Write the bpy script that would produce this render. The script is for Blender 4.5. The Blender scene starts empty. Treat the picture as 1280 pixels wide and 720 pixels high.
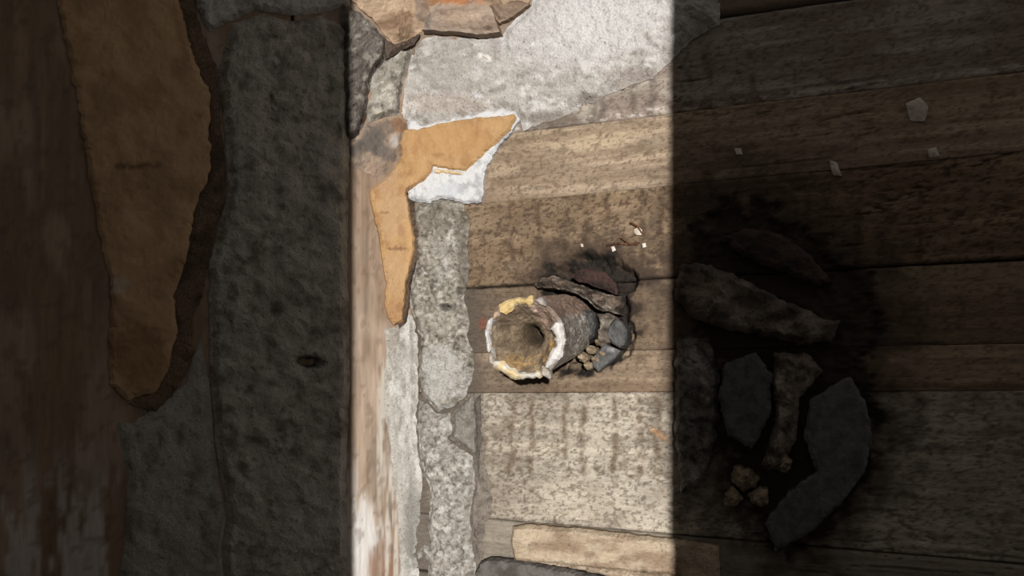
import bpy, math
import numpy as np
from mathutils import Vector, Matrix
from mathutils.geometry import delaunay_2d_cdt

C = bpy.context.scene.collection
sc = bpy.context.scene
# ------------------------------------------------------------------ camera
F = 900.0                                  # focal length in px of the 1280x720 frame
YAW, HZ = math.radians(20), 475.0           # level camera, the horizon low in the frame (lens shift)
FW = np.array((-math.sin(YAW), math.cos(YAW), 0.0))
RT = np.array((math.cos(YAW), math.sin(YAW), 0.0))
UP = np.cross(RT, FW)
CAM = np.array((0.0, -0.85, 0.0))
def ray(px, py):
    return FW*F + RT*(px-640) + UP*(HZ-py)
_d = ray(690, 765)                         # the foot of the wall
CAM[2] = -(_d[2]*0.85/_d[1])               # so that the floor is z = 0
cd = bpy.data.cameras.new('camera'); cam = bpy.data.objects.new('camera', cd); C.objects.link(cam)
cd.sensor_width = 36.0; cd.lens = 36.0*F/1280; cd.clip_start = 0.01; cd.shift_y = (HZ-360)/1280
M = Matrix((RT, UP, -FW)).transposed().to_4x4(); M.translation = Vector(CAM); cam.matrix_world = M
sc.camera = cam
# ------------------------------------------------------------------ world, sun, exposure
w = bpy.data.worlds.new('sky'); sc.world = w; w.use_nodes = True
bg = w.node_tree.nodes['Background']; bg.inputs[0].default_value = (1.0, 0.97, 0.93, 1); bg.inputs[1].default_value = 0.30
SUN_AZ, SUN_EL = math.radians(18), math.radians(2.0)
sl = bpy.data.lights.new('sun', 'SUN'); so = bpy.data.objects.new('sun', sl); C.objects.link(so)
sl.energy = 5.9; sl.angle = math.radians(0.55); sl.color = (1.0, 0.985, 0.96)
SD = Vector((-math.sin(SUN_AZ)*math.cos(SUN_EL), math.cos(SUN_AZ)*math.cos(SUN_EL), -math.sin(SUN_EL)))
so.rotation_euler = SD.to_track_quat('-Z', 'Y').to_euler(); so.location = (0.6, -3, 1.4)
vs = sc.view_settings; vs.view_transform = 'Standard'; vs.look = 'None'; vs.gamma = 1; vs.use_curve_mapping = False
vs.exposure = 0.0
K = 0.62                                   # albedo per unit of pictured brightness
# ------------------------------------------------------------------ noise
def hash3(i, j, s):
    n = (i.astype(np.int64)*374761393 + j.astype(np.int64)*668265263 + s*1442695041) & 0xffffffff
    n = ((n ^ (n >> 13))*1274126177) & 0xffffffff
    n = ((n ^ (n >> 16))*2246822519) & 0xffffffff
    return ((n >> 8) & 0xffff)/65535.0
def vnoise(x, y, s=0):
    x = np.asarray(x, float); y = np.asarray(y, float)
    i = np.floor(x); j = np.floor(y); fx = x-i; fy = y-j
    fx = fx*fx*(3-2*fx); fy = fy*fy*(3-2*fy)
    i = i.astype(np.int64); j = j.astype(np.int64)
    a = hash3(i, j, s); b = hash3(i+1, j, s); c = hash3(i, j+1, s); d = hash3(i+1, j+1, s)
    return (a*(1-fx)+b*fx)*(1-fy)+(c*(1-fx)+d*fx)*fy
def fbm(x, y, s=0, o=4, g=0.5):
    x = np.asarray(x, float); y = np.asarray(y, float)
    r = 0; a = 1; t = 0
    for k in range(o):
        r = r + a*vnoise(x*2**k+17.3*k, y*2**k+9.1*k, s+k*7); t += a; a *= g
    return r/t
def sm(a, b, x):
    t = np.clip((x-a)/(b-a), 0, 1); return t*t*(3-2*t)
def lin(c):
    c = np.asarray(c, float)/255.0
    return np.where(c <= 0.04045, c/12.92, ((c+0.055)/1.055)**2.4)*K
def mix(a, b, t):
    t = np.asarray(t)[..., None]; return a*(1-t)+b*t
def sdist(P, X, Y):                        # signed distance to a polygon, positive inside
    P = np.asarray(P, float); n = len(P)
    d = np.full(X.shape, 1e9); ins = np.zeros(X.shape, bool)
    for k in range(n):
        ax, ay = P[k]; bx, by = P[(k+1) % n]
        ex, ey = bx-ax, by-ay
        t = np.clip(((X-ax)*ex+(Y-ay)*ey)/(ex*ex+ey*ey+1e-12), 0, 1)
        d = np.minimum(d, np.hypot(X-ax-t*ex, Y-ay-t*ey))
        c = ((ay > Y) != (by > Y)) & (X < (bx-ax)*(Y-ay)/(by-ay+1e-12)+ax)
        ins ^= c
    return np.where(ins, d, -d)
# ------------------------------------------------------------------ objects
def tag(o, label=None, cat=None, group=None, kind=None):
    if label: o['label'] = label
    if cat: o['category'] = cat
    if group: o['group'] = group
    if kind: o['kind'] = kind
    return o
def empty(name, loc, label=None, cat=None, group=None, kind=None):
    o = bpy.data.objects.new(name, None); C.objects.link(o); o.location = Vector(loc); o.empty_display_size = 0.02
    return tag(o, label, cat, group, kind)
def mesh(name, V, faces, mat, parent=None, col=None, smooth=False):
    V = np.asarray(V, float)
    off = Vector((0, 0, 0))
    if parent is not None: off = parent_world(parent)
    else: off = Vector((V[:, 0].mean(), V[:, 1].mean(), V[:, 2].min()))
    me = bpy.data.meshes.new(name)
    me.from_pydata((V-np.array(off)).tolist() if len(V) < 3 else (V-np.array(off)), [], faces)
    if col is not None:
        a = me.color_attributes.new('Col', 'FLOAT_COLOR', 'POINT')
        c = np.ones((len(V), 4), np.float32); c[:, :3] = col
        a.data.foreach_set('color', c.ravel())
    if smooth: me.polygons.foreach_set('use_smooth', np.ones(len(me.polygons), bool))
    me.materials.append(mat); me.update()
    o = bpy.data.objects.new(name, me); C.objects.link(o)
    if parent is not None: o.parent = parent
    else: o.location = off
    return o
def parent_world(p):
    v = Vector(p.location)
    while p.parent: p = p.parent; v = v+p.location
    return v
# ------------------------------------------------------------------ materials (colour comes from the piece's own pigment attribute)
def mat(name, fine=700, amp=0.35, rough=0.85, bump=0.3, stretch=(1, 1, 1), spec=0.25, dist=0.001, speck=0.0):
    m = bpy.data.materials.new(name); m.use_nodes = True
    nt = m.node_tree; N = nt.nodes; L = nt.links
    b = N['Principled BSDF']; b.inputs['Roughness'].default_value = rough
    b.inputs['Specular IOR Level'].default_value = spec
    at = N.new('ShaderNodeAttribute'); at.attribute_name = 'Col'
    tc = N.new('ShaderNodeNewGeometry')
    mp = N.new('ShaderNodeMapping'); mp.inputs['Scale'].default_value = stretch
    L.new(tc.outputs['Position'], mp.inputs['Vector'])
    n1 = N.new('ShaderNodeTexNoise'); n1.inputs['Scale'].default_value = fine; n1.inputs['Detail'].default_value = 5; n1.inputs['Roughness'].default_value = 0.65
    L.new(mp.outputs[0], n1.inputs['Vector'])
    mr = N.new('ShaderNodeMapRange'); mr.inputs[1].default_value = 0.3; mr.inputs[2].default_value = 0.7
    mr.inputs[3].default_value = 1-amp; mr.inputs[4].default_value = 1+amp
    L.new(n1.outputs['Fac'], mr.inputs[0])
    mu = N.new('ShaderNodeVectorMath'); mu.operation = 'SCALE'
    L.new(at.outputs['Color'], mu.inputs[0]); L.new(mr.outputs[0], mu.inputs['Scale'])
    out = mu.outputs[0]
    if speck:
        n2 = N.new('ShaderNodeTexNoise'); n2.inputs['Scale'].default_value = fine*0.55; n2.inputs['Detail'].default_value = 3
        L.new(tc.outputs['Position'], n2.inputs['Vector'])
        m2 = N.new('ShaderNodeMapRange'); m2.inputs[1].default_value = 0.60; m2.inputs[2].default_value = 0.72
        m2.inputs[3].default_value = 1; m2.inputs[4].default_value = 1-speck
        L.new(n2.outputs['Fac'], m2.inputs[0])
        mv = N.new('ShaderNodeVectorMath'); mv.operation = 'SCALE'
        L.new(out, mv.inputs[0]); L.new(m2.outputs[0], mv.inputs['Scale']); out = mv.outputs[0]
    L.new(out, b.inputs['Base Color'])
    bp = N.new('ShaderNodeBump'); bp.inputs['Strength'].default_value = bump; bp.inputs['Distance'].default_value = dist
    L.new(n1.outputs['Fac'], bp.inputs['Height']); L.new(bp.outputs[0], b.inputs['Normal'])
    return m
M_plank = mat('weathered_plank', 480, 0.24, 0.85, 0.5, (0.3, 1, 1.4), speck=0.4)
M_jamb = mat('worn_board', 260, 0.14, 0.6, 0.3, (1, 1, 0.15), spec=0.3)
M_plas = mat('rough_plaster', 520, 0.26, 0.95, 0.9, speck=0.45, dist=0.0015)
M_paper = mat('torn_paper', 260, 0.08, 0.8, 0.25, speck=0.06)
M_white = mat('paper_backing', 300, 0.08, 0.9, 0.4)
M_wood = mat('split_timber', 260, 0.2, 0.8, 0.6, (0.25, 1, 1.5))
M_rot = mat('rotten_crumb', 380, 0.4, 0.95, 1.0, dist=0.002)
M_tar = mat('tar_paper', 300, 0.22, 0.6, 0.6, spec=0.4)
M_pipe = mat('enamelled_pipe', 250, 0.1, 0.5, 0.4, spec=0.4)
M_scale = mat('rusty_scale', 300, 0.25, 0.9, 0.9, dist=0.002)
M_floor = mat('dusty_floor', 300, 0.2, 0.9, 0.5, speck=0.2)
M_mask = mat('sun_mask_plaster', 60, 0.1, 0.95, 0.3)
# ------------------------------------------------------------------ the two wall faces
def hit_back(px, py, y=0.0):
    d = FW*F+RT*(px-640)+UP*(HZ-py); return CAM+d*((y-CAM[1])/d[1])
XC = hit_back(517, 360)[0]                 # the corner between the planks and the boarded side
SN = np.array((math.sqrt(.5), -math.sqrt(.5), 0)); SU = np.array((math.sqrt(.5), math.sqrt(.5), 0))
BN = np.array((0., -1., 0.))
def surf(px, py, off=0.0):                          # wall point and outward normal seen at a place
    px = np.asarray(px, float); py = np.asarray(py, float)
    d = FW*F+RT*(px[:, None]-640)+UP*(HZ-py[:, None])
    p = CAM+d*((-CAM[1])/d[:, 1])[:, None]
    o = np.array((XC, 0, 0))
    t = ((o-CAM)@SN)/(d@SN); q = CAM+d*t[:, None]
    left = p[:, 0] < XC
    P = np.where(left[:, None], q, p)
    s = sm(-0.05, 0.05, np.where(left, (q-o)@SU, p[:, 0]-XC))
    n = SN*(1-s[:, None])+BN*s[:, None]
    n = n/np.linalg.norm(n, axis=1)[:, None]
    if off:                                # the foot of a point that stands off the wall by this much
        b = CAM+d*((-off-CAM[1])/d[:, 1])[:, None]-BN*off
        t2 = ((o+SN*off-CAM)@SN)/(d@SN); c = CAM+d*t2[:, None]-SN*off
        P = np.where(left[:, None], c, b)
    return P, n
def to_px(P):
    d = P-CAM; z = d@FW
    return 640+F*(d@RT)/z, HZ-F*(d@UP)/z
def rag(poly, step=3.0, amp=1.2, s=0):     # ragged, finely cut outline
    P = np.asarray(poly, float); out = []
    for k in range(len(P)):
        a, b = P[k], P[(k+1) % len(P)]; n = max(1, int(np.hypot(*(b-a))/step))
        for i in range(n): out.append(a+(b-a)*i/n)
    out = np.array(out)
    jx = fbm(out[:, 0]*.16, out[:, 1]*.16, s, 3)-.5; jy = fbm(out[:, 0]*.16+50, out[:, 1]*.16, s+3, 3)-.5
    return out+np.stack((jx, jy), 1)*amp*4
class Slab: pass
def slab(name, poly, th, mt, colf, parent=None, step=2.6, ragamp=1.0, edge=4.0, rough=0.0015, rs=0.12, seed=0, lift=0.0, base=-0.002, hf=None, smooth=False, e0=0.55, off=0.0):
    """A piece of plaster, paper or bark lying on the wall: exact ragged outline, real thickness, uneven face."""
    O = rag(poly, step, ragamp, seed)
    x0, y0 = O.min(0); x1, y1 = O.max(0)
    gx, gy = np.meshgrid(np.arange(x0, x1, step), np.arange(y0, y1, step))
    gx = gx.ravel()+(hash3(np.arange(gx.size), np.zeros(gx.size), seed+1)-.5)*step*.7
    gy = gy.ravel()+(hash3(np.arange(gy.size), np.ones(gy.size), seed+2)-.5)*step*.7
    k = sdist(O, gx, gy) > step*.55
    pts = np.concatenate((O, np.stack((gx[k], gy[k]), 1)))
    n = len(O)
    vs_, _, fs, *_r = delaunay_2d_cdt([Vector(p) for p in pts.tolist()], [], [list(range(n))], 1, 1e-4)
    pts = np.array([v[:] for v in vs_]); fs = [tuple(f) for f in fs]
    X, Y = pts[:, 0], pts[:, 1]
    d = np.maximum(sdist(O, X, Y), 0)
    P, nr = surf(X, Y, off)
    h = th*(e0+(1-e0)*sm(0, edge, d))+lift+rough*2*(fbm(X*rs, Y*rs, seed+11, 5, .6)-.5)*sm(-2, edge*.5, d)
    if hf is not None: h = h+hf(X, Y, d)
    V = P+nr*h[:, None]
    col = colf(X, Y, d)
    cnt = {}
    for f in fs:
        for i in range(len(f)):
            e = (f[i], f[(i+1) % len(f)]); cnt[e] = 1
    be = [e for e in cnt if (e[1], e[0]) not in cnt]
    bv = sorted({i for e in be for i in e}); mp = {v: len(V)+i for i, v in enumerate(bv)}
    Bs = P[bv]+nr[bv]*base
    V = np.concatenate((V, Bs)); col = np.concatenate((col, col[bv]*0.85))
    # keep the outside outward
    a, b, c = V[list(fs[0])[:3]]
    fl = np.dot(np.cross(b-a, c-a), nr[fs[0][0]]) < 0
    F2 = [f[::-1] if fl else f for f in fs]
    for (i, j) in be: F2.append((j, i, mp[i], mp[j]) if not fl else (i, j, mp[j], mp[i]))
    return mesh(name, V, F2, mt, parent, col, smooth)
def ramp(base, dark, sc_=.08, lo=.45, hi=.65, seed=0, spots=(), light=None, st=(1, 1)):
    b = lin(base); dk = lin(dark)
    def f(X, Y, d):
        t = sm(lo, hi, fbm(X*sc_*st[0], Y*sc_*st[1], seed, 5, .6))
        c = mix(b[None], dk[None], t)
        if light is not None:
            c = mix(c, lin(light)[None], sm(.55, .72, fbm(X*sc_*st[0]*.7+40, Y*sc_*st[1]*.7, seed+5, 4)))
        for (sx, sy, rx, ry, cc, a) in spots:
            q = np.hypot((X-sx)/rx, (Y-sy)/ry)+(fbm(X*.15, Y*.15, seed+9, 3)-.5)*min(.9, .06*min(rx, ry)+.1)
            c = mix(c, lin(cc)[None], (1-sm(.55, 1.05, q))*a)
        return c
    return f
# ================================================================== SETTING
# ---- planks of the back wall
wall_back = empty('wall_back', (0, 0, 0), 'old wall of horizontal weathered wooden planks with patches of grey plaster', 'wall', kind='structure')
def boxm(name, lo, hi, mt, parent=None, c=(120, 110, 100)):
    x0, y0, z0 = lo; x1, y1, z1 = hi
    V = [(x0, y0, z0), (x1, y0, z0), (x1, y1, z0), (x0, y1, z0), (x0, y0, z1), (x1, y0, z1), (x1, y1, z1), (x0, y1, z1)]
    Fs = [(0, 3, 2, 1), (4, 5, 6, 7), (0, 1, 5, 4), (1, 2, 6, 5), (2, 3, 7, 6), (3, 0, 4, 7)]
    return mesh(name, V, Fs, mt, parent, np.tile(lin(c), (8, 1)))
boxm('backing', (XC-.02, .034, -.1), (1.1, .06, 1.5), M_rot, wall_back, (40, 33, 28))
def zline(p, q):                           # a seam through two places on the wall -> z at any x
    a = hit_back(*p); b = hit_back(*q); k = (b[2]-a[2])/(b[0]-a[0])
    return lambda x: a[2]+k*(x-a[0])
SEAMS = [zline((645, -330), (837, -390)), zline((645, -190), (837, -236)), zline((645, -62), (837, -98)), zline((645, 58), (837, 30)), zline((645, 165), (837, 142)), zline((590, 256), (837, 232)), zline((585, 360), (837, 347)),
         zline((600, 441), (837, 437)), zline((600, 491), (837, 490)), zline((650, 652), (837, 668)), zline((650, 730), (837, 755)), zline((650, 815), (837, 848))]
HOLE1 = [(668, 356), (690, 336), (712, 322), (745, 316), (772, 326), (796, 340), (800, 354), (790, 366), (788, 392), (792, 424), (784, 444), (768, 456), (748, 462), (722, 470), (700, 468), (690, 430)]
HOLE2 = [(905, 250), (960, 258), (1020, 300), (1085, 345), (1100, 400), (1085, 450), (1100, 520), (1085, 590), (1040, 660), (985, 690), (920, 640), (890, 560), (880, 450), (860, 360), (870, 280)]
BASEC = [(150, 130, 112)]*3+[(178, 165, 150), (182, 160, 136), (150, 127, 102), (143, 121, 98), (170, 146, 121), (200, 187, 168), (158, 146, 130), (150, 138, 122)]
def stripes(X, Y, xs, y0, y1, wd, seed):
    t = np.zeros(X.shape)
    for k, x in enumerate(xs):
        wx = x+(fbm(Y*.06+k*9, np.full(X.shape, k*3.3), seed, 3)-.5)*10
        t = np.maximum(t, (1-sm(wd*.1, wd*1.15, np.abs(X-wx)))*sm(.30, .60, fbm(X*.14, Y*.09+k*5, seed+2, 4, .6)))
    return t*sm(y0-4, y0+8, Y)*(1-sm(y1-14, y1+4, Y))
def plank_col(i, X, Y, U, Z, ev):
    g = fbm(U*7, Z*170, 31+i, 5, .6); g2 = fbm(U*22, Z*60, 61+i, 4, .6)
    fine = fbm(U*130, Z*420, 91+i, 3, .6)
    b = lin(BASEC[i])
    c = mix(b*1.14, b*.66, sm(.25, .76, g*.65+g2*.35))
    if i >= 4: c = c*(0.9+.2*fine)[:, None]
    sp = fbm(U*160, Z*300, 12+i, 3, .55)
    area = fbm(U*11, Z*16, 75+i, 3)
    dots = fbm(U*280, Z*400, 112+i, 3, .6)           # fine dark flecks
    dabs = fbm(U*95, Z*210, 118+i, 3, .6)            # slightly longer marks along the grain
    def put(col, t):
        nonlocal c
        c = mix(c, lin(col)[None], np.clip(t, 0, 1))
    if i == 3:
        put((152, 135, 123), sm(.42, .64, g2))
        put((108, 95, 87), stripes(X, Y, (741, 752, 790, 815, 690, 665, 860, 884, 940), 60, 165, 8, 5)*.75)
        put((220, 206, 196), (1-sm(2, 7, np.abs(Y-(148-(X-740)*.12))))*sm(.48, .64, fbm(X*.11, Y*.2, 8, 4))*.8)
        put((112, 98, 86), (1-sm(.4, 1.2, np.hypot((X-690)/60, (Y-152)/14)))*.75)
        put((100, 86, 76), sm(.56, .68, dots)*.6)
    if i == 4:
        put((204, 182, 150), sm(.40, .72, fbm(U*6, Z*38, 5, 4))*.6)
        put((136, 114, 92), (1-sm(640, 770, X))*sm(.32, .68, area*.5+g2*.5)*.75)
        put((130, 108, 86), sm(.48, .68, fbm(U*6, Z*130, 45, 4))*.5)
        put((108, 89, 71), sm(.59, .70, dots)*.65); put((120, 100, 80), sm(.62, .72, dabs)*.6)
    if i == 5:
        t = stripes(X, Y, (640, 672, 706, 732, 757, 804, 826, 868, 905, 960, 1010, 1075, 1150), 232, 335, 6, 15)
        put((172, 146, 114), sm(.44, .72, fbm(U*22, Z*34, 49, 4, .6))*.55)
        put((116, 93, 69), sm(.42, .68, fbm(U*20, Z*60, 46, 5, .6))*.5)
        put((86, 66, 48), t*.8)
        put((68, 53, 40), sm(.57, .67, dots)*.75); put((84, 66, 49), sm(.58, .70, dabs)*.65)
    if i == 6:
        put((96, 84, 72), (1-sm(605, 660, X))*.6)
        put((174, 153, 126), sm(785, 815, X)*(1-sm(358, 370, Y+6*(g2-.5)))*.6)
        put((100, 80, 60), stripes(X, Y, (800, 822, 835, 1150, 1200), 366, 440, 5, 25)*.45)
        put((150, 74, 54), (1-sm(.4, 1.2, np.hypot((X-603)/7, (Y-404)/10)))*.75)
        put((86, 70, 54), sm(.56, .68, dots)*.6)
    if i == 7:
        put((116, 93, 72), (1-sm(3, 11, np.abs(Y-486+7*(g2-.5))))*.6)
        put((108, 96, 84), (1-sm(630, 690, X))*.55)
        put((105, 85, 66), sm(.56, .68, dots)*.6); put((190, 164, 136), sm(.5, .7, fbm(U*9, Z*70, 41, 4))*.5)
    if i == 8:
        up_ = 1-sm(585, 640, Y)
        put((160, 146, 130), sm(.44, .68, fbm(U*16, Z*22, 67, 5, .6))*.5)
        put((214, 202, 184), sm(.48, .70, fbm(U*18+7, Z*26, 68, 4, .6))*.5)
        put((122, 100, 80), stripes(X, Y, (640, 664, 706, 729, 768, 800, 822, 860, 900), 490, 600, 6, 35)*.8)
        put((112, 95, 79), sm(.52, .66, fbm(U*60, Z*85, 66, 4, .6))*(.08+.30*up_))
        left_ = 1-sm(620, 700, X)
        put((84, 70, 57), sm(.545-.05*0, .64, dots-.05*(1-left_*up_)+.02)*.6); put((112, 94, 78), sm(.58, .70, dabs)*.5)
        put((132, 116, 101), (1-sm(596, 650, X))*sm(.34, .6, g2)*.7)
        put((206, 150, 96), (1-sm(.4, 1.1, np.hypot((X-824)/14, (Y-543-(X-824)*.7)/5)))*.7)
    if i in (6, 7, 8): put((92, 76, 61), (1-sm(.5, 1.15, np.hypot((X-665)/85, (Y-440)/62)))*sm(.36, .62, g2*.5+dots*.5)*.75)
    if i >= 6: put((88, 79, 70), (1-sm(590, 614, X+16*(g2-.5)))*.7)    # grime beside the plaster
    # rot spreading from the holes
    for hp, rr in ((HOLE1, 34), (HOLE2, 60)):
        q = sdist(hp, X, Y)+(fbm(X*.06, Y*.06, 81, 4, .6)-.5)*rr*1.6
        up = sm(-10, 60, (np.mean(hp, 0)[1]-Y)) if hp is HOLE1 else 0.8
        c = mix(c, lin((72, 57, 45))[None], sm(-rr*1.5, -2, q)*(.25+.7*up))
        c = mix(c, lin((40, 33, 27) if hp is HOLE1 else (66, 55, 46))[None], sm(-5, 6 if hp is HOLE1 else 14, q))
    c = mix(c, lin((58, 47, 38))[None], sm(.45, .95, ev+.3*(fine-.5))*.6)      # grime kept in the seams
    return c
GAPS = [.0006, .0006, .0006, .0006, .0005, .0001, .0009, .0002, .0002, .0006, .0006, .0006]
GRV = [1, 1, 1, 1, .5, .15, .9, .25, .25, .7, 1, 1]
def plank(i, zt, zb):
    us = np.concatenate((np.arange(XC-.004, -.10, .0014), np.arange(-.10, .30, .0032), np.arange(.30, .95, .02)))
    if i < 3: us = np.arange(XC-.004, .95, .01)
    hgt = abs(zt(-.2)-zb(-.2)); nv = max(8, int(hgt/(.0014 if i >= 3 else .008)))
    tt = np.linspace(0, 1, nv)
    U, T = np.meshgrid(us, tt); U = U.ravel(); T = T.ravel()
    gt, gb = GAPS[i], GAPS[i+1]
    zt_ = zt(U)-gt-.0014*GRV[i]*(fbm(U*40, U*0+i, 3, 3)-.5); zb_ = zb(U)+gb+.0014*GRV[i+1]*(fbm(U*40, U*0+i+.5, 4, 3)-.5)
    Z = zb_+(zt_-zb_)*T
    P0 = np.stack((U, 0*U, Z), 1); X, Y = to_px(P0)
    ed = np.maximum((1-sm(0, .004, Z-zb_))*GRV[i+1], (1-sm(0, .004, zt_-Z))*GRV[i])
    h = (fbm(U*5, Z*110, 21+i, 4)-.5)*.0032+(fbm(U*90, Z*200, 24+i, 3)-.5)*.0012+(fbm(U*4+i, Z*4, 2, 2)-.5)*.004+(hash3(np.array([i]), np.array([1]), 5)[0]-.5)*.0015
    h -= .003*ed**2
    cr = fbm(U*4.5, Z*75, 141+i, 3)                  # long drying cracks
    h -= .004*(1-sm(.0, .012, np.abs(cr-.5)))*sm(.5, .62, fbm(U*5, Z*9, 144+i, 2))
    for hp, rr, dp in ((HOLE1, 10, .024), (HOLE2, 30, .013)):
        q = sdist(hp, X, Y)+(fbm(X*.07, Y*.07, 81, 4, .6)-.5)*rr*2
        h -= dp*sm(-4, 9, q)*(.55+.9*(fbm(X*.09, Y*.09, 85, 4, .6)-.3))
    V = np.stack((U, -h, Z), 1)
    nu = len(us); idx = np.arange(nu*nv).reshape(nv, nu)
    a = idx[:-1, :-1].ravel(); b = idx[:-1, 1:].ravel(); c = idx[1:, 1:].ravel(); d = idx[1:, :-1].ravel()
    Fs = np.stack((a, b, c, d), 1)
    n0 = len(V)
    rim = np.concatenate((idx[0], idx[1:, -1], idx[-1, ::-1][1:], idx[::-1, 0][1:-1]))
    Bk = V[rim].copy(); Bk[:, 1] = .033
    nb = len(rim); k = np.arange(nb); k2 = (k+1) % nb
    Fk = np.stack((rim[k2], rim[k], n0+k, n0+k2), 1)
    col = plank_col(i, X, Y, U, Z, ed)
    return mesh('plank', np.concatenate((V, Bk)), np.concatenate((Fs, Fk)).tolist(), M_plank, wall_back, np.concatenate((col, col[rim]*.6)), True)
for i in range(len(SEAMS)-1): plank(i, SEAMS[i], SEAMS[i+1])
# ---- boarded side wall, turned 45 degrees towards the room
wall_left = empty('wall_left', (XC, 0, 0), 'worn brown boards of the angled side wall left of the planks', 'wall', kind='structure')
def side_board(s0, s1, k):
    st = .0016 if k == 0 else .004
    ss = np.arange(s0+.001, s1-.001, st); zs = np.arange(-.05, 1.3, .004)
    S, Z = np.meshgrid(ss, zs); S = S.ravel(); Z = Z.ravel()
    P = np.array((XC, 0, 0))-SU*S[:, None]; P[:, 2] = Z
    X, Y = to_px(P)
    ev = np.minimum(S-s0, s1-S)
    h = (fbm(S*120, Z*6, 51+k, 4)-.5)*.0016+(fbm(S*14, Z*4, 55+k, 3)-.5)*.004-.003*(1-sm(0, .004, ev))
    g = fbm(S*160, Z*9, 57+k, 4, .6)
    b = lin((159, 137, 116) if k == 0 else (158, 132, 108))
    c = mix(b*1.12, b*.75, sm(.3, .7, g))
    c = mix(c, lin((150, 122, 98))[None], sm(.45, .62, fbm(S*40, Z*12, 58+k, 4))*.6)
    c = mix(c, lin((192, 168, 146))[None], sm(.55, .7, fbm(S*30+4, Z*9, 59+k, 3))*.6)
    # washed-off whitewash low on the board
    lw = sm(520, 660, Y)*sm(.50, .60, fbm(S*75, Z*11, 71+k, 4, .6))
    c = mix(c, lin((214, 205, 196))[None], lw*.85)
    c = mix(c, lin((228, 222, 216))[None], (1-sm(.6, 1.1, np.hypot((X-452)/20, (Y-690)/70)+(fbm(S*90, Z*10, 3, 3)-.5)))*.75)
    c = mix(c, lin((148, 112, 88))[None], (1-sm(.6, 1.1, np.hypot((X-488)/30, (Y-706)/34)+(g-.5)))*.8)
    c = mix(c, lin((208, 199, 186))[None], (1-sm(4, 22, np.abs(X-486-4*np.sin(Y*.02))))*sm(395, 430, Y)*sm(.40, .60, fbm(S*170, Z*12, 79, 4, .6))*.8)
    c = mix(c, lin((110, 88, 68))[None], sm(.62, .68, fbm(S*150, Z*90, 77, 3))*.4)
    V = P+SN*h[:, None]
    nu, nv = len(ss), len(zs); idx = np.arange(nu*nv).reshape(nv, nu)
    a = idx[:-1, :-1].ravel(); b_ = idx[:-1, 1:].ravel(); c_ = idx[1:, 1:].ravel(); d = idx[1:, :-1].ravel()
    Fs = np.stack((b_, a, d, c_), 1)
    rim = np.concatenate((idx[0], idx[1:, -1], idx[-1, ::-1][1:], idx[::-1, 0][1:-1])); nb = len(rim); q = np.arange(nb); q2 = (q+1) % nb
    Bk = V[rim]-SN*.025
    Fk = np.stack((rim[q], rim[q2], len(V)+q2, len(V)+q), 1)
    mesh('board', np.concatenate((V, Bk)), np.concatenate((Fs, Fk)).tolist(), M_jamb, wall_left, np.concatenate((c, c[rim]*.7)), True)
for k, (a, b) in enumerate(((0, .155), (.155, .31), (.31, .47), (.47, .66))): side_board(a, b, k)
_b = [np.array((XC, 0, 0))+SN*n+SU*u for n, u in ((-.026, .03), (-.026, -.70), (-.05, -.70), (-.05, .03))]
mesh('backing', [tuple(p[:2])+(z,) for z in (-.1, 1.4) for p in _b], [(3, 2, 1, 0), (4, 5, 6, 7), (0, 1, 5, 4), (1, 2, 6, 5), (2, 3, 7, 6), (3, 0, 4, 7)], M_rot, wall_left, np.tile(lin((40, 33, 28)), (8, 1)))
# ---- floor and an added unseen wall, its slot masking the sun at both sides
fl = boxm('floor', (-1.4, -2.2, -.06), (1.4, .03, 0), M_floor, None, (108, 102, 96)); tag(fl, 'dusty dark grey floor at the foot of the plank wall', 'floor', kind='structure')
def az_u(P): return P[0]*math.cos(SUN_AZ)+P[1]*math.sin(SUN_AZ)
pl, _n = surf(np.array([443.]), np.array([360.])); uL = az_u(pl[0]); uR = az_u(hit_back(837, 360))
YI, YO = -.95, -1.0
xl = (uL-YI*math.sin(SUN_AZ))/math.cos(SUN_AZ); xr = (uR-YO*math.sin(SUN_AZ))/math.cos(SUN_AZ)
wf = empty('sun_mask_wall', (0, YI, 0), 'added unseen wall behind the camera, slotted to keep sunlight to a band on the corner', 'wall', kind='structure')
boxm('sun_mask_panel', (-1.4, YO, 0), (xl, YI, 2.2), M_mask, wf, (170, 160, 148))
boxm('sun_mask_panel', (xr, YO, 0), (1.4, YI, 2.2), M_mask, wf, (170, 160, 148))
boxm('sun_mask_top', (xl, YO, 1.6), (xr, YI, 2.2), M_mask, wf, (170, 160, 148))
# ================================================================== PLASTER (pieces of the two walls)
PL_D = (118, 108, 96)
def plas(name, poly, th, base, dark, seed, parent=wall_back, **k):
    sp = k.pop('spots', ()); lt = k.pop('light', None); st = k.pop('st', (1, 1)); s_ = k.pop('sc_', .17); lo = k.pop('lo', .46)
    k.setdefault('e0', .12)
    o = slab(name, poly, th, M_plas, ramp(base, dark, s_, lo-.06, lo+.32, seed, sp, lt, st), parent, seed=seed, **k)
    return o
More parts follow.
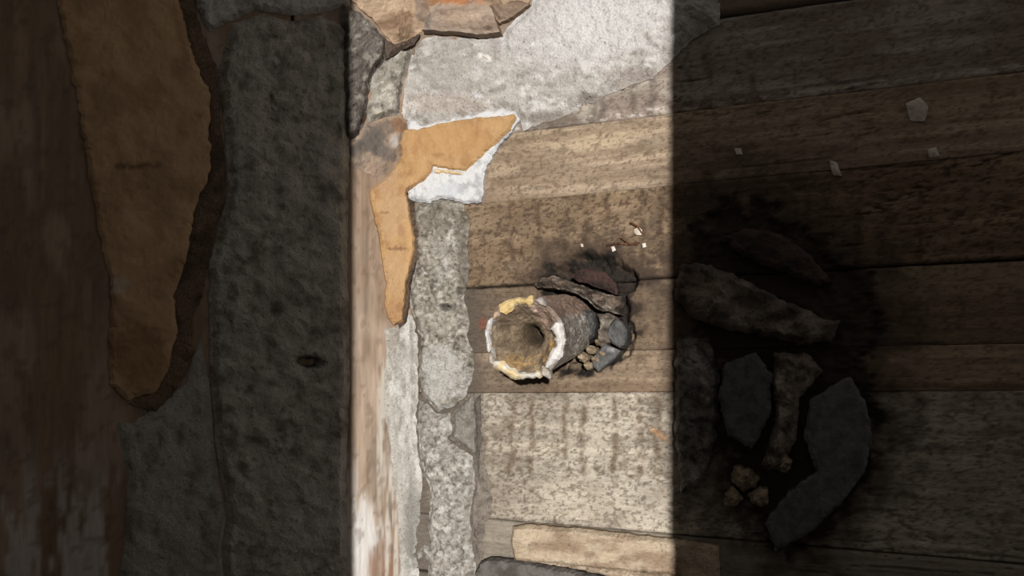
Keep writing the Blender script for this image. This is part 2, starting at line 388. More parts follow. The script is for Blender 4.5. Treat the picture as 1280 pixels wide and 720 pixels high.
# upper field
top_poly = [(516, 62), (532, 46), (560, 44), (600, 49), (628, 47), (634, 34), (650, 20), (665, 8), (664, -40), (672, -280), (900, -280), (900, 30), (862, 52), (837, 78), (815, 100), (790, 106), (768, 116), (752, 122), (742, 131), (730, 128), (720, 140), (700, 148), (672, 156), (654, 164), (650, 150), (640, 141), (600, 142), (570, 150), (540, 158), (516, 155), (500, 144), (508, 100)]
plas('plaster_patch', top_poly, .006, (198, 191, 183), (158, 150, 141), 3, st=(.55, 1.2),  light=(222, 217, 211), rough=.0035, rs=.1, edge=12,
     spots=((800, 98, 60, 16, (160, 146, 134), .6), (735, 126, 26, 10, (128, 116, 104), .7), (690, 148, 50, 9, (140, 126, 112), .6), (700, 40, 130, 60, (212, 207, 203), .6), (760, 20, 90, 60, (224, 220, 216), .7), (570, 95, 50, 45, (176, 168, 158), .55), (560, 132, 70, 16, (186, 170, 156), .5), (612, 75, 5, 5, (240, 234, 226), 1), (603, 72, 5, 4, (240, 234, 226), 1), (667, 58, 5, 4, (238, 234, 228), 1), (600, 122, 7, 3, (225, 222, 222), .9), (690, 108, 9, 5, (160, 152, 144), .8), (620, 62, 8, 22, (170, 158, 150), .6)))
plas('plaster_patch', [(463, 98), (474, 84), (484, 72), (500, 64), (516, 62), (508, 92), (500, 122), (499, 143), (482, 146), (460, 154), (458, 134), (464, 116)], .009, (168, 160, 148), (112, 104, 92), 8, wall_left, light=(206, 198, 184), rough=.005, edge=6)
plas('mortar_lump', [(426, -30), (430, 4), (448, 16), (470, 34), (484, 52), (482, 76), (466, 96), (460, 118), (457, 150), (447, 172), (428, 178), (424, 90)], .012, (118, 110, 102), (78, 70, 62), 13, wall_left, light=(150, 144, 132), rough=.006, edge=9)
# strip in the corner
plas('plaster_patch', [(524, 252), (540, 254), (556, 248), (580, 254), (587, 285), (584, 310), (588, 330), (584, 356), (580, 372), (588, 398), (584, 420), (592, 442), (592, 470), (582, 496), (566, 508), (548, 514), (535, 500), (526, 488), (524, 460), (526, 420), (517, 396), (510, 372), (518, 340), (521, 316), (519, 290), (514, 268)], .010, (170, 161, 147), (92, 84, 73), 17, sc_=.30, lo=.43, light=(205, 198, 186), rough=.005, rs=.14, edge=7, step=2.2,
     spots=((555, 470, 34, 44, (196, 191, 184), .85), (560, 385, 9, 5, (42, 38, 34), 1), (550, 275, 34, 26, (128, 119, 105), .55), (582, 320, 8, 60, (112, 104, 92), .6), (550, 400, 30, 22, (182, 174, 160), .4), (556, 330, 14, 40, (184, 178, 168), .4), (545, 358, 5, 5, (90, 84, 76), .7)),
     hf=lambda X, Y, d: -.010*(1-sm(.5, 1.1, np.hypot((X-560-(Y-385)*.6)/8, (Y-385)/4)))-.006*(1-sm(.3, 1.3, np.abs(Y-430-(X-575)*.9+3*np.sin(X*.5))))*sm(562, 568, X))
plas('plaster_patch', [(480, 410), (492, 408), (505, 400), (513, 388), (518, 402), (523, 425), (522, 460), (524, 492), (520, 520), (522, 560), (528, 600), (526, 640), (520, 690), (528, 740), (500, 740), (500, 690), (497, 640), (492, 600), (488, 560), (482, 520), (480, 470), (484, 440)], .004, (196, 190, 180), (160, 152, 140), 23, wall_left, light=(222, 217, 208), st=(1.6, .4), rough=.002, edge=8,
     spots=((516, 655, 14, 70, (152, 147, 139), .85), (505, 600, 9, 30, (205, 198, 188), .5), (490, 420, 10, 20, (150, 138, 122), .5)))
plas('plaster_patch', [(525, 500), (536, 506), (548, 518), (562, 516), (566, 540), (560, 548), (575, 560), (592, 570), (594, 610), (588, 650), (592, 690), (600, 740), (532, 740), (536, 705), (530, 692), (524, 700), (522, 690), (530, 680), (538, 684), (535, 650), (540, 620), (530, 590), (524, 560), (522, 530)], .009, (182, 174, 163), (112, 104, 94), 29, sc_=.28, lo=.45, light=(212, 206, 196), rough=.006, rs=.13, edge=7, step=2.2)
plas('plaster_patch', [(569, 514), (584, 500), (592, 492), (594, 520), (593, 566), (578, 556), (566, 546)], .006, (152, 144, 134), (112, 104, 95), 31, rough=.004)
plas('plaster_patch', [(588, 640), (596, 600), (600, 560), (612, 600), (616, 640), (606, 655), (604, 700), (598, 700)], .004, (146, 135, 123), (106, 96, 86), 37, rough=.004)
plas('plaster_patch', [(594, 500), (600, 492), (602, 556), (597, 590), (595, 560)], .003, (112, 104, 95), (84, 77, 70), 39)
# grey plaster in the joint of the side boards (nearer, in shade)
plas('plaster_patch', [(290, 30), (330, 18), (360, 28), (400, 20), (437, 36), (436, 200), (434, 330), (437, 470), (432, 600), (436, 760), (285, 760), (276, 690), (284, 640), (270, 560), (262, 450), (262, 330), (286, 235), (280, 150), (272, 90)], .010, (186, 180, 169), (128, 122, 112), 43, wall_left, sc_=.08, light=(196, 190, 180), rough=.006, rs=.05, step=4.5, edge=12,
     spots=((385, 452, 18, 9, (40, 36, 32), 1), (346, 387, 11, 11, (95, 90, 82), .9), (390, 650, 60, 60, (196, 192, 186), .5)),
     hf=lambda X, Y, d: -.012*(1-sm(.5, 1.1, np.hypot((X-385-(Y-452)*.8)/20, (Y-452)/8))))
plas('plaster_patch', [(140, 520), (165, 530), (200, 505), (232, 480), (250, 420), (262, 480), (268, 560), (280, 640), (272, 690), (282, 760), (140, 760), (155, 690), (160, 600)], .005, (182, 177, 168), (140, 134, 124), 47, wall_left, sc_=.07, st=(1.4, .5), rough=.004, rs=.04, step=4.5, edge=12)
plas('plaster_patch', [(226, -280), (440, -280), (438, 10), (400, 16), (360, 20), (320, 12), (290, 26), (262, 40), (246, 10)], .006, (205, 202, 198), (160, 155, 150), 49, wall_left, sc_=.07, rough=.003, step=4.5)
# ================================================================== TORN PAPER
def paper_sheet(name, loc_px, label, items):
    P, n = surf(np.array([loc_px[0]], float), np.array([loc_px[1]], float))
    r = empty(name, P[0], label, 'paper')
    return r
pr = paper_sheet('torn_paper', (515, 400), 'torn tan paper stuck round the lit corner, one tongue to the right and one down', None)
crease = lambda X, Y: -.0016*(1-sm(.2, 1.4, np.abs(Y-312-2*np.sin(X*.2))))*(1-sm(514, 520, X))
wp = [(512, 165), (506, 155), (512, 150), (530, 159), (555, 153), (585, 146), (605, 142), (630, 138), (648, 141), (652, 150), (640, 168), (625, 183), (622, 190), (612, 206), (607, 216), (607, 242), (603, 254), (587, 256), (571, 252), (552, 249), (540, 254), (524, 254), (514, 249), (509, 240), (520, 230), (505, 215)]
slab('white_layer', wp, .0085, M_white, ramp((222, 220, 218), (184, 182, 182), .12, .5, .7, 55, ((565, 240, 20, 10, (206, 208, 212), .6),)), pr, ragamp=1.6, rough=.0015, edge=3, seed=55, step=2.2)['label'] = 'white backing showing along the torn edges'
tp = [(504, 166), (513, 164), (522, 165), (548, 158), (578, 152), (605, 149), (630, 148), (646, 145), (648, 150), (640, 166), (624, 181), (612, 193), (600, 204), (592, 210), (586, 217), (566, 215), (546, 212), (540, 222), (528, 231), (512, 238), (508, 244), (513, 268), (520, 300), (518, 324), (508, 356), (507, 378), (503, 402), (490, 406), (484, 398), (480, 380), (482, 355), (476, 322), (471, 285), (463, 256), (462, 238), (478, 226), (492, 214), (502, 196), (500, 180)]
slab('tan_layer', tp, .0105, M_paper, ramp((196, 156, 108), (178, 136, 92), .07, .45, .7, 57, ((570, 178, 60, 26, (192, 148, 98), .7), (490, 270, 24, 40, (198, 162, 124), .7), (494, 340, 20, 40, (200, 163, 122), .6), (492, 390, 16, 22, (182, 138, 98), .7), (475, 225, 26, 16, (188, 152, 120), .7), (552, 196, 10, 3, (158, 116, 76), .6), (600, 170, 3, 12, (170, 126, 82), .6), (520, 190, 5, 14, (176, 130, 88), .6), (478, 268, 8, 2.5, (140, 104, 74), .7), (496, 313, 18, 1.8, (134, 98, 70), .8), (500, 290, 6, 10, (178, 132, 92), .6), (498, 385, 6, 8, (150, 110, 74), .6))), pr, ragamp=.8, rough=.0016, rs=.07, edge=2.5, seed=57, step=2.2, smooth=False,
     hf=lambda X, Y, d: crease(X, Y)+.002*(1-sm(0, 10, d))*sm(470, 520, X))['label'] = 'tan face of the paper'
slab('soiled_margin', [(509, 246), (517, 252), (523, 282), (525, 304), (521, 330), (514, 356), (512, 380), (507, 404), (499, 412), (498, 400), (503, 378), (505, 354), (512, 326), (515, 300), (512, 272)], .0065, M_rot, ramp((112, 92, 76), (78, 64, 54), .2, .42, .66, 56), pr, ragamp=1.0, rough=.001, edge=2, seed=56, step=1.8)['label'] = 'dark brown strip painted as the shade of the gap beside the paper'
slab('cream_layer', [(546, 212), (566, 214), (586, 217), (582, 222), (560, 221), (544, 219)], .0112, M_paper, ramp((232, 206, 164), (222, 190, 146), .1, .5, .7, 58), pr, ragamp=.8, rough=.0006, edge=2, seed=58)
slab('stain_shade_layer', [(436, 178), (446, 166), (456, 155), (472, 148), (488, 144), (500, 143), (508, 151), (512, 166), (509, 180), (505, 196), (496, 204), (484, 214), (468, 222), (455, 214), (446, 210), (436, 212)], .0060, M_paper, ramp((172, 148, 126), (140, 124, 110), .12, .4, .68, 59, ((466, 178, 26, 24, (98, 90, 83), .9), (448, 190, 16, 14, (92, 85, 78), .7), (482, 194, 16, 12, (112, 102, 94), .8), (482, 160, 16, 10, (124, 108, 94), .7), (500, 157, 12, 12, (142, 106, 80), .85), (491, 178, 7, 10, (190, 182, 174), .8), (468, 214, 14, 6, (176, 150, 130), .6))), pr, ragamp=1.2, rough=.0022, rs=.14, edge=12, seed=59, step=2.0, e0=.0)['label'] = 'dark grey mould-stained corner of the paper'
pr2 = paper_sheet('torn_paper', (190, 510), 'broad strip of tan paper in shade on the side boards, left of the grey plaster', None)
slab('tan_layer', [(52, -110), (208, -110), (214, -60), (228, 20), (240, 70), (262, 120), (262, 215), (244, 260), (234, 320), (216, 372), (222, 410), (212, 455), (196, 490), (160, 500), (138, 480), (136, 420), (140, 360), (126, 300), (112, 220), (98, 130), (80, 40)], .006, M_paper, ramp((204, 168, 128), (178, 144, 108), .03, .42, .7, 63, ((170, 440, 40, 50, (150, 112, 76), .6), (148, 357, 16, 14, (205, 190, 170), .7), (170, 209, 50, 3, (110, 80, 54), .8))), pr2, ragamp=2.0, rough=.003, rs=.03, edge=5, seed=63, step=4.5, base=.0)
slab('stain_shade_layer', [(208, -110), (232, -110), (238, -60), (246, 20), (272, 90), (276, 150), (284, 235), (262, 320), (250, 380), (240, 400), (242, 440), (232, 470), (196, 515), (160, 505), (196, 488), (212, 455), (222, 410), (216, 372), (234, 320), (244, 260), (262, 215), (262, 120), (240, 70), (228, 20)], .004, M_rot, ramp((128, 106, 86), (96, 80, 66), .04, .45, .65, 65), pr2, base=.0, ragamp=1.5, rough=.003, rs=.05, edge=5, seed=65, step=4.5)['label'] = 'dark brown strip painted as the shade of the gap beside the paper'  # gap shade along the paper's right edge, put into this layer's dark colour
# ================================================================== TIMBER ABOVE, BATTEN BELOW
P0, _n = surf(np.array([545.]), np.array([40.]))
tb = empty('broken_timber', P0[0], 'splintered brown timber jutting out over the plaster at the top of the corner', 'timber')
wcol = lambda b, d, s, sp=(): ramp(b, d, .05, .42, .68, s, sp, None, (.45, 1.6))
slab('split_log', [(430, -280), (676, -280), (664, -6), (660, 8), (646, 16), (630, 22), (612, 10), (596, 4), (560, 6), (544, 14), (538, 30), (524, 44), (508, 54), (492, 58), (480, 44), (464, 24), (446, 8), (432, -4)], .015, M_wood, wcol((188, 160, 132), (140, 112, 88), 67, ((572, 4, 36, 16, (182, 116, 66), .9), (545, 2, 16, 12, (170, 128, 92), .6), (470, 10, 30, 16, (196, 170, 142), .6), (505, 46, 20, 12, (150, 122, 96), .6), (530, 14, 10, 26, (128, 112, 100), .7))), tb, ragamp=1.2, rough=.0035, rs=.10, edge=16, seed=67, e0=.2, hf=lambda X, Y, d: .006*(fbm((X+Y)*.02, (Y*1.6-X*.5)*.12, 68, 4)-.5))
slab('splinter', [(532, 44), (538, 28), (546, 14), (560, 4), (584, -4), (606, 6), (618, 16), (624, 30), (629, 46), (600, 49), (572, 45), (552, 44)], .019, M_wood, wcol((172, 152, 134), (140, 118, 100), 69, ((585, 30, 26, 10, (186, 160, 138), .7), (540, 34, 8, 14, (120, 110, 102), .7), (580, 6, 34, 10, (186, 120, 70), .85), (600, 30, 14, 8, (190, 166, 146), .6))), tb, ragamp=.8, rough=.003, rs=.10, edge=10, seed=69, e0=.75, hf=lambda X, Y, d: .005*(fbm(X*.02, (Y*1.6+X*.3)*.12, 70, 4)-.5)+.007*sm(10, -6, Y)*0)
slab('splinter', [(612, 10), (640, 0), (664, 8), (652, 18), (636, 27), (626, 32), (620, 24)], .012, M_wood, wcol((150, 127, 108), (112, 92, 76), 71), tb, ragamp=.8, rough=.004, edge=6, seed=71)
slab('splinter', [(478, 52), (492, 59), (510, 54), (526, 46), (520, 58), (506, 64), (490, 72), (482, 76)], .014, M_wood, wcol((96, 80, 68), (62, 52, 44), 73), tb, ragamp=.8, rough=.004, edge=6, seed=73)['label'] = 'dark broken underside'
P0, _n = surf(np.array([745.]), np.array([705.]))
bt = empty('batten', P0[0], 'pale wooden batten nailed along the foot of the plank wall', 'batten')
slab('lath', [(643, 656), (660, 654), (740, 660), (838, 672), (900, 681), (900, 738), (838, 716), (760, 709), (700, 703), (646, 699), (641, 680)], .014, M_plank, ramp((198, 178, 152), (160, 136, 112), .06, .42, .7, 75, ((700, 678, 18, 8, (150, 126, 100), .6), (740, 690, 10, 6, (140, 118, 96), .6)), None, (.4, 1.4)), bt, ragamp=.7, rough=.003, rs=.07, edge=4, seed=75)
slab('splinter', [(652, 700), (700, 703), (760, 709), (838, 716), (900, 738), (900, 752), (838, 730), (770, 720), (710, 708)], .010, M_plank, ramp((188, 168, 144), (140, 118, 98), .07, .42, .7, 77, (), None, (.4, 1.4)), bt, ragamp=.9, rough=.003, edge=4, seed=77)
slab('stone_slab' if False else 'mortar_fillet', [(598, 712), (604, 700), (618, 695), (645, 697), (700, 706), (770, 721), (800, 740), (600, 740)], .016, M_floor, ramp((112, 107, 101), (84, 78, 72), .08, .42, .7, 79), wall_back, rough=.001, seed=79, edge=2, ragamp=.6)
# ================================================================== PIPE
A = hit_back(706, 408, .02); E = hit_back(657.5, 423, -.19)
AX = (E-A)/np.linalg.norm(E-A)
W1 = RT-AX*(RT@AX); W1 /= np.linalg.norm(W1); W2 = np.cross(AX, W1)
if W2@UP < 0: W2 = -W2
R = 51.5/F*((E-CAM)@FW)
pipe = empty('pipe', hit_back(738, 400, 0), 'old rusty pipe sticking out of the planks, its white end choked with brown scale', 'pipe')
def ringmesh(name, rings, mt, colf, parent, na=120, closed_end=False, seed=0, smooth=True):
    """rings: list of (t along axis from the end, radius fn(angle), centre shift)"""
    an = np.linspace(0, 2*math.pi, na, endpoint=False); V = []; Cc = []
    for (t, rf, sh) in rings:
        r = rf(an) if callable(rf) else np.full(na, rf)
        tt = t(an) if callable(t) else np.full(na, t)
        V.append(E+AX*tt[:, None]+W1*(np.cos(an)*r+sh[0])[:, None]+W2*(np.sin(an)*r+sh[1])[:, None])
        Cc.append(colf(an, r, tt))
    Fs = []
    for k in range(len(rings)-1):
        for i in range(na):
            j = (i+1) % na; Fs.append((k*na+i, k*na+j, (k+1)*na+j, (k+1)*na+i))
    V = np.concatenate(V); Cc = np.concatenate(Cc)
    if closed_end: Fs.append(tuple(range((len(rings)-1)*na, len(rings)*na)))
    return mesh(name, V, Fs, mt, parent, Cc, smooth)
LEN = np.linalg.norm(E-A)
def per(an, f, s): return fbm(np.cos(an)*f+20, np.sin(an)*f+20, s, 4, .6)-.5
rs_ = []
for t in np.linspace(LEN, .004, 60): rs_.append((-t, (lambda an, t=t: R*(.975+(.05+.16*sm(.006, .03, t)*sm(-.3, .3, np.cos(an)))*(fbm(np.cos(an)*4+t*95+20, np.sin(an)*4+t*40+20, 5, 5, .65)-.5))), (0, 0)))
for r, t in ((.97, .001), (.93, .002), (.88, .002), (.84, .0), (.80, -.004), (.78, -.03)):
    rs_.append(((lambda an, t=t: t+.005*per(an, 7, 7)), (lambda an, r=r: R*(r+.06*per(an, 5, 9))), (0, 0)))
def pcol(an, r, t):
    n = fbm(np.cos(an)*5+t*90+30, np.sin(an)*5+t*70+30, 15, 4, .6)
    c = mix(lin((160, 152, 142))[None], lin((108, 94, 82))[None], sm(.42, .6, n))
    c = mix(c, lin((206, 200, 192))[None], sm(.58, .66, n)*.7)
    deg = np.degrees(an)
    c = mix(c, lin((140, 112, 96))[None], sm(20, 40, deg)*(1-sm(80, 110, deg))*.8)
    return c
ringmesh('pipe_wall', rs_, M_pipe, pcol, pipe, 150, smooth=False)
# scale inside: a lumpy funnel with a small dark opening off centre
sr = []
def lump(an, f, s): return fbm(np.cos(an)*f+11, np.sin(an)*f+7, s, 4, .6)-.5
prof = [(.88, .001), (.85, .0015), (.81, .001), (.77, .0), (.73, -.002), (.69, -.004), (.65, -.006), (.61, -.008), (.57, -.010), (.53, -.012), (.49, -.0135), (.45, -.015), (.41, -.016), (.37, -.017), (.33, -.018), (.29, -.020), (.25, -.023), (.21, -.028), (.17, -.036), (.13, -.046), (.08, -.052), (.02, -.054)]
for k, (r, t) in enumerate(prof):
    f = sm(.9, .2, r)*.0+(1-r)
    sr.append(((lambda an, r=r, t=t: t+.016*min(1, (1-r)*6)*(fbm(np.cos(an)*r*4+11, np.sin(an)*r*4+7, 21, 4, .6)-.5)), (lambda an, r=r, k=k: R*r*(1+.08*(fbm(np.cos(an)*r*3+31, np.sin(an)*r*3+5, 31, 3)-.5)+(.35*np.abs(np.cos(an-2.3))**2-.1)*(1-sm(.2, .42, r)))), (R*.10*f, R*.06*f)))
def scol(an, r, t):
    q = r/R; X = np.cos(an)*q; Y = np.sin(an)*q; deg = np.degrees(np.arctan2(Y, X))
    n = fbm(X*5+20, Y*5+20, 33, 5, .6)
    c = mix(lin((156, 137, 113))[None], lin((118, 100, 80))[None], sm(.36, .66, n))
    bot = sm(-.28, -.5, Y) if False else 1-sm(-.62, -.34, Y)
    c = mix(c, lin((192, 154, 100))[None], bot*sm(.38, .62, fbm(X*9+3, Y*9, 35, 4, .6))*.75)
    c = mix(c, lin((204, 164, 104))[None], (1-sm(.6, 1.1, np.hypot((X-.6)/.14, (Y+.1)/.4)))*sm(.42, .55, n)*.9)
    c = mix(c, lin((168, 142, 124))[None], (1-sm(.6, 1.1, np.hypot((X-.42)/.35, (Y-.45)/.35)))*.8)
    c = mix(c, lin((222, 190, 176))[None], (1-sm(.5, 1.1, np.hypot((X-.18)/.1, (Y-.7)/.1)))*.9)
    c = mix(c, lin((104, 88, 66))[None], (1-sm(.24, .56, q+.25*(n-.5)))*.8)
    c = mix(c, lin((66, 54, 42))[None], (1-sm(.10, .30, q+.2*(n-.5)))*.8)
    return c
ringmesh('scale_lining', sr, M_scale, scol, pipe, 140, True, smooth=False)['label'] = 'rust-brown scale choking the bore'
def flake(a0, a1, r0, r1, c, c2, seed, t0=.004):
    na, nr = max(6, int((a1-a0)/1.5)), 5; A_ = np.radians(np.linspace(a0, a1, na)); V = []; Cc = []
    taper = np.minimum(1, np.minimum(np.arange(na), np.arange(na)[::-1])/3+.25)
    mid = (r0+r1)/2+(.09*(fbm(A_*4, A_*0+seed, seed, 3, .55)-.5)); hw = (r1-r0)/2*taper*(1+1.5*(fbm(A_*5, A_*0+seed, seed+1, 3, .55)-.5))
    for k in range(nr):
        s = k/(nr-1)*2-1
        rr = R*(mid+hw*s); h = t0+.004*(1-s*s)+.002*(fbm(A_*9, A_*0+s, seed, 3)-.5)
        rr = rr+R*.05*(fbm(A_*7, A_*0+s, seed+8, 3)-.5); V.append(E+AX*h[:, None]+W1*(np.cos(A_)*rr)[:, None]+W2*(np.sin(A_)*rr)[:, None])
        Cc.append(mix(lin(c)[None], lin(c2)[None], sm(.4, .65, fbm(A_*7, A_*0+s*.8+seed, seed+3, 3))))
    n0 = na*nr; V = np.concatenate(V); Vb = V-AX*.009; Cc = np.concatenate(Cc)
    g = np.arange(n0).reshape(nr, na); Fs = []
    for k in range(nr-1):
        for i in range(na-1): Fs.append((g[k, i], g[k, i+1], g[k+1, i+1], g[k+1, i]))
    rim = list(g[0])+list(g[1:, -1])+list(g[-1, ::-1][1:])+list(g[::-1, 0][1:-1])
    for i in range(len(rim)): j = (i+1) % len(rim); Fs.append((rim[j], rim[i], rim[i]+n0, rim[j]+n0))
    o = mesh('paint_flake', np.concatenate((V, Vb)), [tuple(int(q) for q in f) for f in Fs], M_pipe, pipe, np.concatenate((Cc, Cc*.9)), False)
    return o
flake(148, 201, .88, 1.0, (240, 236, 232), (228, 220, 212), 3)
flake(76, 134, .80, .99, (228, 196, 134), (236, 214, 170), 5)
flake(134, 150, .86, .99, (214, 184, 162), (196, 160, 134), 7)
flake(-52, 28, .74, .96, (240, 234, 228), (222, 214, 206), 11)
flake(217, 297, .82, 1.02, (226, 218, 204), (226, 200, 150), 13)
flake(56, 74, .92, 1.03, (196, 186, 182), (170, 156, 148), 17)
flake(203, 219, .90, 1.06, (196, 184, 170), (160, 146, 132), 19)
flake(298, 309, .82, 1.1, (206, 196, 184), (180, 166, 150), 21)
# ================================================================== ROT AND SCRAPS ROUND THE PIPE
def scrap(name, poly, th, c, d, label, cat, seed, mt=M_rot, group=None, **k):
    k.setdefault('rough', .004); k.setdefault('edge', 5); k.setdefault('rs', .12); k.setdefault('off', th if th > .01 else 0.0)
    if mt is M_tar: k.update(rough=.0022, edge=1.2, e0=.9); k.setdefault('ragamp', .9)
    sp = k.pop('spots', ()); lt = k.pop('light', None); st = k.pop('st', (1, 1))
    o = slab(name, poly, th, mt, ramp(c, d, .12, .42, .66, seed, sp, lt, st), None, seed=seed, base=k.pop('base', -.012), **k)
    return tag(o, label, cat, group)
scrap('bark_splinter', [(714, 347), (724, 338), (740, 334), (754, 339), (766, 350), (774, 364), (772, 369), (758, 364), (740, 357), (724, 352)], .006, (70, 48, 42), (48, 35, 30), 'dark reddish sliver of wood lying in the rot just above the pipe', 'wood', 81, M_wood, st=(.4, 1.6))
scrap('lagging_flake', [(664, 354), (672, 347), (684, 343), (702, 348), (722, 355), (742, 362), (758, 367), (776, 370), (772, 378), (764, 386), (772, 392), (756, 388), (742, 385), (732, 373), (716, 365), (700, 361), (682, 358), (668, 358)], .026, (130, 112, 98), (70, 59, 50), 'grey-brown fibrous flake of old wrapping over the top of the pipe', 'wrapping', 83, light=(160, 146, 132), rough=.012, step=2, st=(.6, 1.3))
scrap('tar_paper_scrap', [(771, 398), (778, 403), (783, 412), (784, 421), (780, 431), (774, 435), (765, 429), (758, 420), (759, 409), (765, 402)], .018, (84, 82, 80), (60, 58, 56), 'rounded dark grey tar paper scrap, rightmost beside the lit pipe', 'tar paper', 85, M_tar, rs=.06, ragamp=.4, step=1.8)
scrap('tar_paper_scrap', [(756, 429), (764, 434), (775, 438), (769, 447), (758, 456), (747, 465), (741, 458), (739, 450), (746, 440)], .014, (94, 92, 90), (68, 66, 64), 'pointed dark grey tar paper scrap hanging below right of the lit pipe', 'tar paper', 86, M_tar, rs=.06, ragamp=.4, step=1.8, spots=((764, 437, 7, 4, (156, 154, 152), .8),))
scrap('tar_paper_scrap', [(720, 392), (730, 386), (742, 390), (745, 404), (741, 420), (732, 428), (724, 422), (722, 406)], .036, (66, 64, 62), (48, 46, 44), 'small dark grey tar paper scrap pressed against the right side of the lit pipe', 'tar paper', 87, M_tar)
scrap('lagging_flake', [(743, 390), (756, 390), (766, 394), (760, 404), (756, 416), (760, 426), (748, 432), (742, 424), (746, 408)], .032, (140, 126, 112), (92, 80, 70), 'crumbly grey-brown wrapping lump between the two dark scraps right of the pipe', 'wrapping', 89, light=(168, 156, 140), rough=.008, step=2)
rub = [((727, 446), 7), ((735, 436), 6), ((744, 428), 5), ((731, 456), 5), ((740, 448), 4), ((748, 441), 4)]
where = ['largest cream crumb, lowest left in the cluster below the dark scraps', 'cream crumb in the middle of the cluster right of the pipe', 'cream crumb wedged under the grey-brown wrapping lump', 'bottom cream crumb below the right shoulder of the pipe', 'small cream crumb right of the largest crumb', 'small cream crumb nearest the pointed tar paper scrap']
for k, ((x, y), r) in enumerate(rub):
    poly = [(x+r*math.cos(a)*(.8+.4*hash3(np.array([k]), np.array([j]), 3)[0]), y+r*math.sin(a)*(.8+.4*hash3(np.array([j]), np.array([k]), 4)[0])) for j, a in enumerate(np.linspace(0, 2*math.pi, 8, endpoint=False))]
    scrap('plaster_crumb', poly, .026+.004*(k % 3), (204, 182, 150), (150, 128, 100), where[k], 'crumb', 91+k, rough=.006, step=1.3, group='crumbs beside the lit pipe', ragamp=1.1, edge=3, rs=.3)
for k, (pts, lb) in enumerate(([[(793, 287), (799, 284), (803, 288), (802, 294), (796, 294), (793, 291)], 'squarish white paint chip, the largest on the plank above the pipe'], [[(803, 305), (807, 304), (808, 309), (804, 310)], 'tiny white paint chip farthest right above the pipe'], [[(764, 309), (768, 308), (770, 313), (766, 315)], 'white paint chip midway along the dark rot edge above the pipe'], [[(726, 305), (729, 305), (730, 309), (727, 309)], 'tiny white paint chip farthest left above the pipe'])):
    scrap('paint_chip', pts, .003, (238, 228, 214), (214, 198, 178), lb, 'paint chip', 101+k, M_white, group='white paint chips above the pipe', step=1.2, ragamp=.15, rough=.0005, base=-.004)
for k, (pts, lb) in enumerate(([[(757, 307), (770, 303), (788, 305), (800, 302), (800, 304), (788, 307), (770, 305), (758, 309)], 'long thin splinter lying level on the plank above the rot'], [[(776, 296), (786, 303), (798, 305), (797, 307), (785, 305), (775, 298)], 'short thin splinter slanting down towards the white chips'], [[(788, 277), (798, 282), (804, 292), (802, 293), (796, 284), (787, 279)], 'curved thin splinter arching over the largest white chip'])):
    scrap('wood_splinter', pts, .004, (120, 84, 60), (84, 60, 44), lb, 'splinter', 111+k, M_wood, group='thin splinters above the pipe', step=1.2, ragamp=.2, rough=.0006, base=-.003, edge=1)
scrap('paint_chip', [(603, 70), (608, 69), (613, 73), (619, 78), (617, 81), (610, 78), (604, 75)], .009, (242, 234, 224), (226, 212, 196), 'white chip stuck in the grey plaster below the broken timber', 'paint chip', 119, M_white, step=1.2, ragamp=.2, rough=.0005)
# the second rotten patch, in shade at the right
scrap('lagging_flake', [(846, 330), (880, 326), (925, 345), (975, 372), (1035, 398), (1052, 400), (1040, 425), (1000, 430), (960, 420), (905, 410), (862, 395), (842, 370)], .026, (118, 104, 92), (72, 62, 54), 'long grey-brown flake across the shaded rot at the right', 'wrapping', 121, light=(146, 132, 118), rough=.012, rs=.05, step=4, edge=8, ragamp=2, st=(.4, .7))
scrap('bark_splinter', [(900, 300), (930, 286), (975, 292), (1010, 318), (1040, 352), (1025, 358), (980, 342), (930, 322)], .010, (78, 58, 50), (54, 42, 36), 'dark reddish sliver of wood above the shaded grey-brown flake', 'wood', 123, M_wood, rough=.006, rs=.05, step=4, ragamp=1.5, st=(.4, .7))
scrap('tar_paper_scrap', [(1062, 470), (1082, 500), (1092, 545), (1082, 590), (1050, 632), (1010, 668), (970, 690), (955, 655), (985, 615), (1020, 590), (1005, 545), (1012, 500)], .018, (100, 98, 97), (76, 74, 72), 'large pointed dark grey tar paper scrap hanging in the shade at the right', 'tar paper', 125, M_tar, rs=.03, step=4, ragamp=1.5)
scrap('tar_paper_scrap', [(905, 455), (945, 440), (965, 470), (962, 520), (940, 560), (910, 545), (898, 500)], .024, (92, 90, 89), (66, 64, 62), 'squarish dark grey tar paper scrap in the shaded rot, left of the pointed one', 'tar paper', 127, M_tar, rs=.03, step=4, ragamp=1.5)
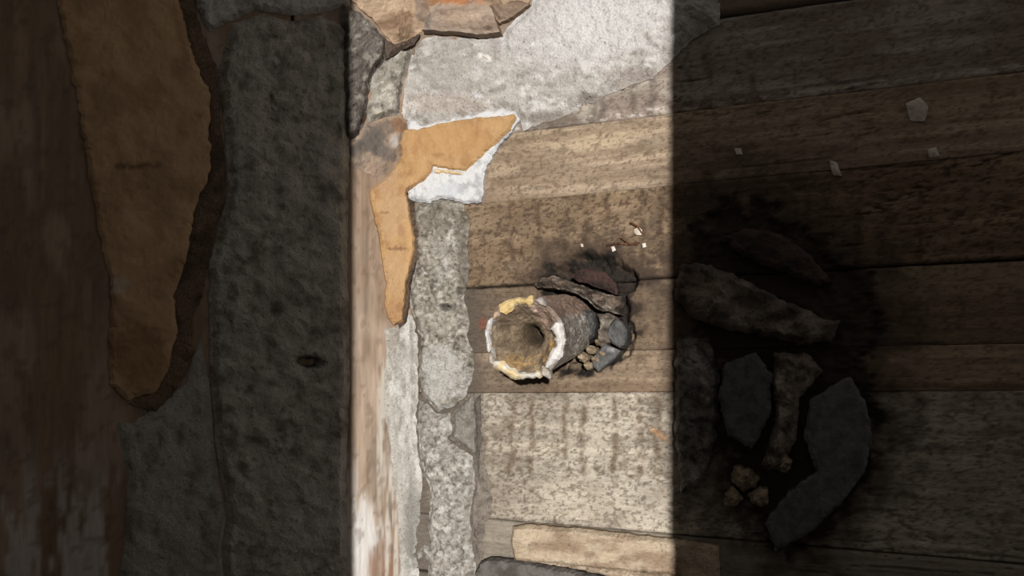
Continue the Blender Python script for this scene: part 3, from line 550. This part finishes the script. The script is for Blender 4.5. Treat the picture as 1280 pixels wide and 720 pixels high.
scrap('lagging_flake', [(968, 440), (1010, 440), (1030, 462), (1000, 500), (995, 550), (975, 590), (950, 585), (968, 530)], .022, (140, 126, 112), (88, 76, 66), 'crumbly wrapping lump between the two shaded tar paper scraps', 'wrapping', 129, light=(166, 152, 138), rough=.012, rs=.05, step=4, ragamp=2)
scrap('lagging_flake', [(845, 420), (885, 425), (898, 470), (896, 540), (880, 600), (850, 620), (842, 520)], .020, (120, 114, 106), (80, 74, 68), 'pale grey upright wrapping remnant at the left end of the shaded rot', 'wrapping', 131, light=(160, 154, 146), rough=.012, rs=.05, step=4, ragamp=2)
big = [((930, 600), 17), ((948, 625), 13), ((915, 625), 12), ((980, 580), 11)]
wh2 = ['cream crumb left of centre in the shaded cluster', 'cream crumb lowest right in the shaded cluster', 'cream crumb lowest left in the shaded cluster', 'cream crumb highest in the shaded cluster, by the pointed scrap']
for k, ((x, y), r) in enumerate(big):
    poly = [(x+r*math.cos(a)*(.8+.4*hash3(np.array([k]), np.array([j]), 13)[0]), y+r*math.sin(a)*(.8+.4*hash3(np.array([j]), np.array([k]), 14)[0])) for j, a in enumerate(np.linspace(0, 2*math.pi, 9, endpoint=False))]
    scrap('plaster_crumb', poly, .024, (176, 158, 132), (128, 110, 90), wh2[k], 'crumb', 141+k, rough=.010, rs=.12, step=2.2, group='crumbs in the shaded rot', edge=6, ragamp=2)
for k, (pts, lb) in enumerate(([[(1132, 130), (1150, 122), (1160, 135), (1156, 152), (1138, 152)], 'largest white paint chip on the shaded plank, upper right'], [[(1158, 188), (1170, 184), (1174, 196), (1162, 198)], 'white paint chip below the largest one on the shaded plank'], [[(1036, 200), (1046, 204), (1052, 220), (1042, 220)], 'white paint chip low on the left of the shaded plank chips'], [[(918, 186), (926, 186), (928, 194), (920, 194)], 'tiny white paint chip farthest left on the shaded plank'])):
    scrap('paint_chip', pts, .004, (232, 222, 210), (204, 190, 172), lb, 'paint chip', 151+k, M_white, group='white paint chips on the shaded plank', step=2.5, ragamp=.5, rough=.001, base=-.004)
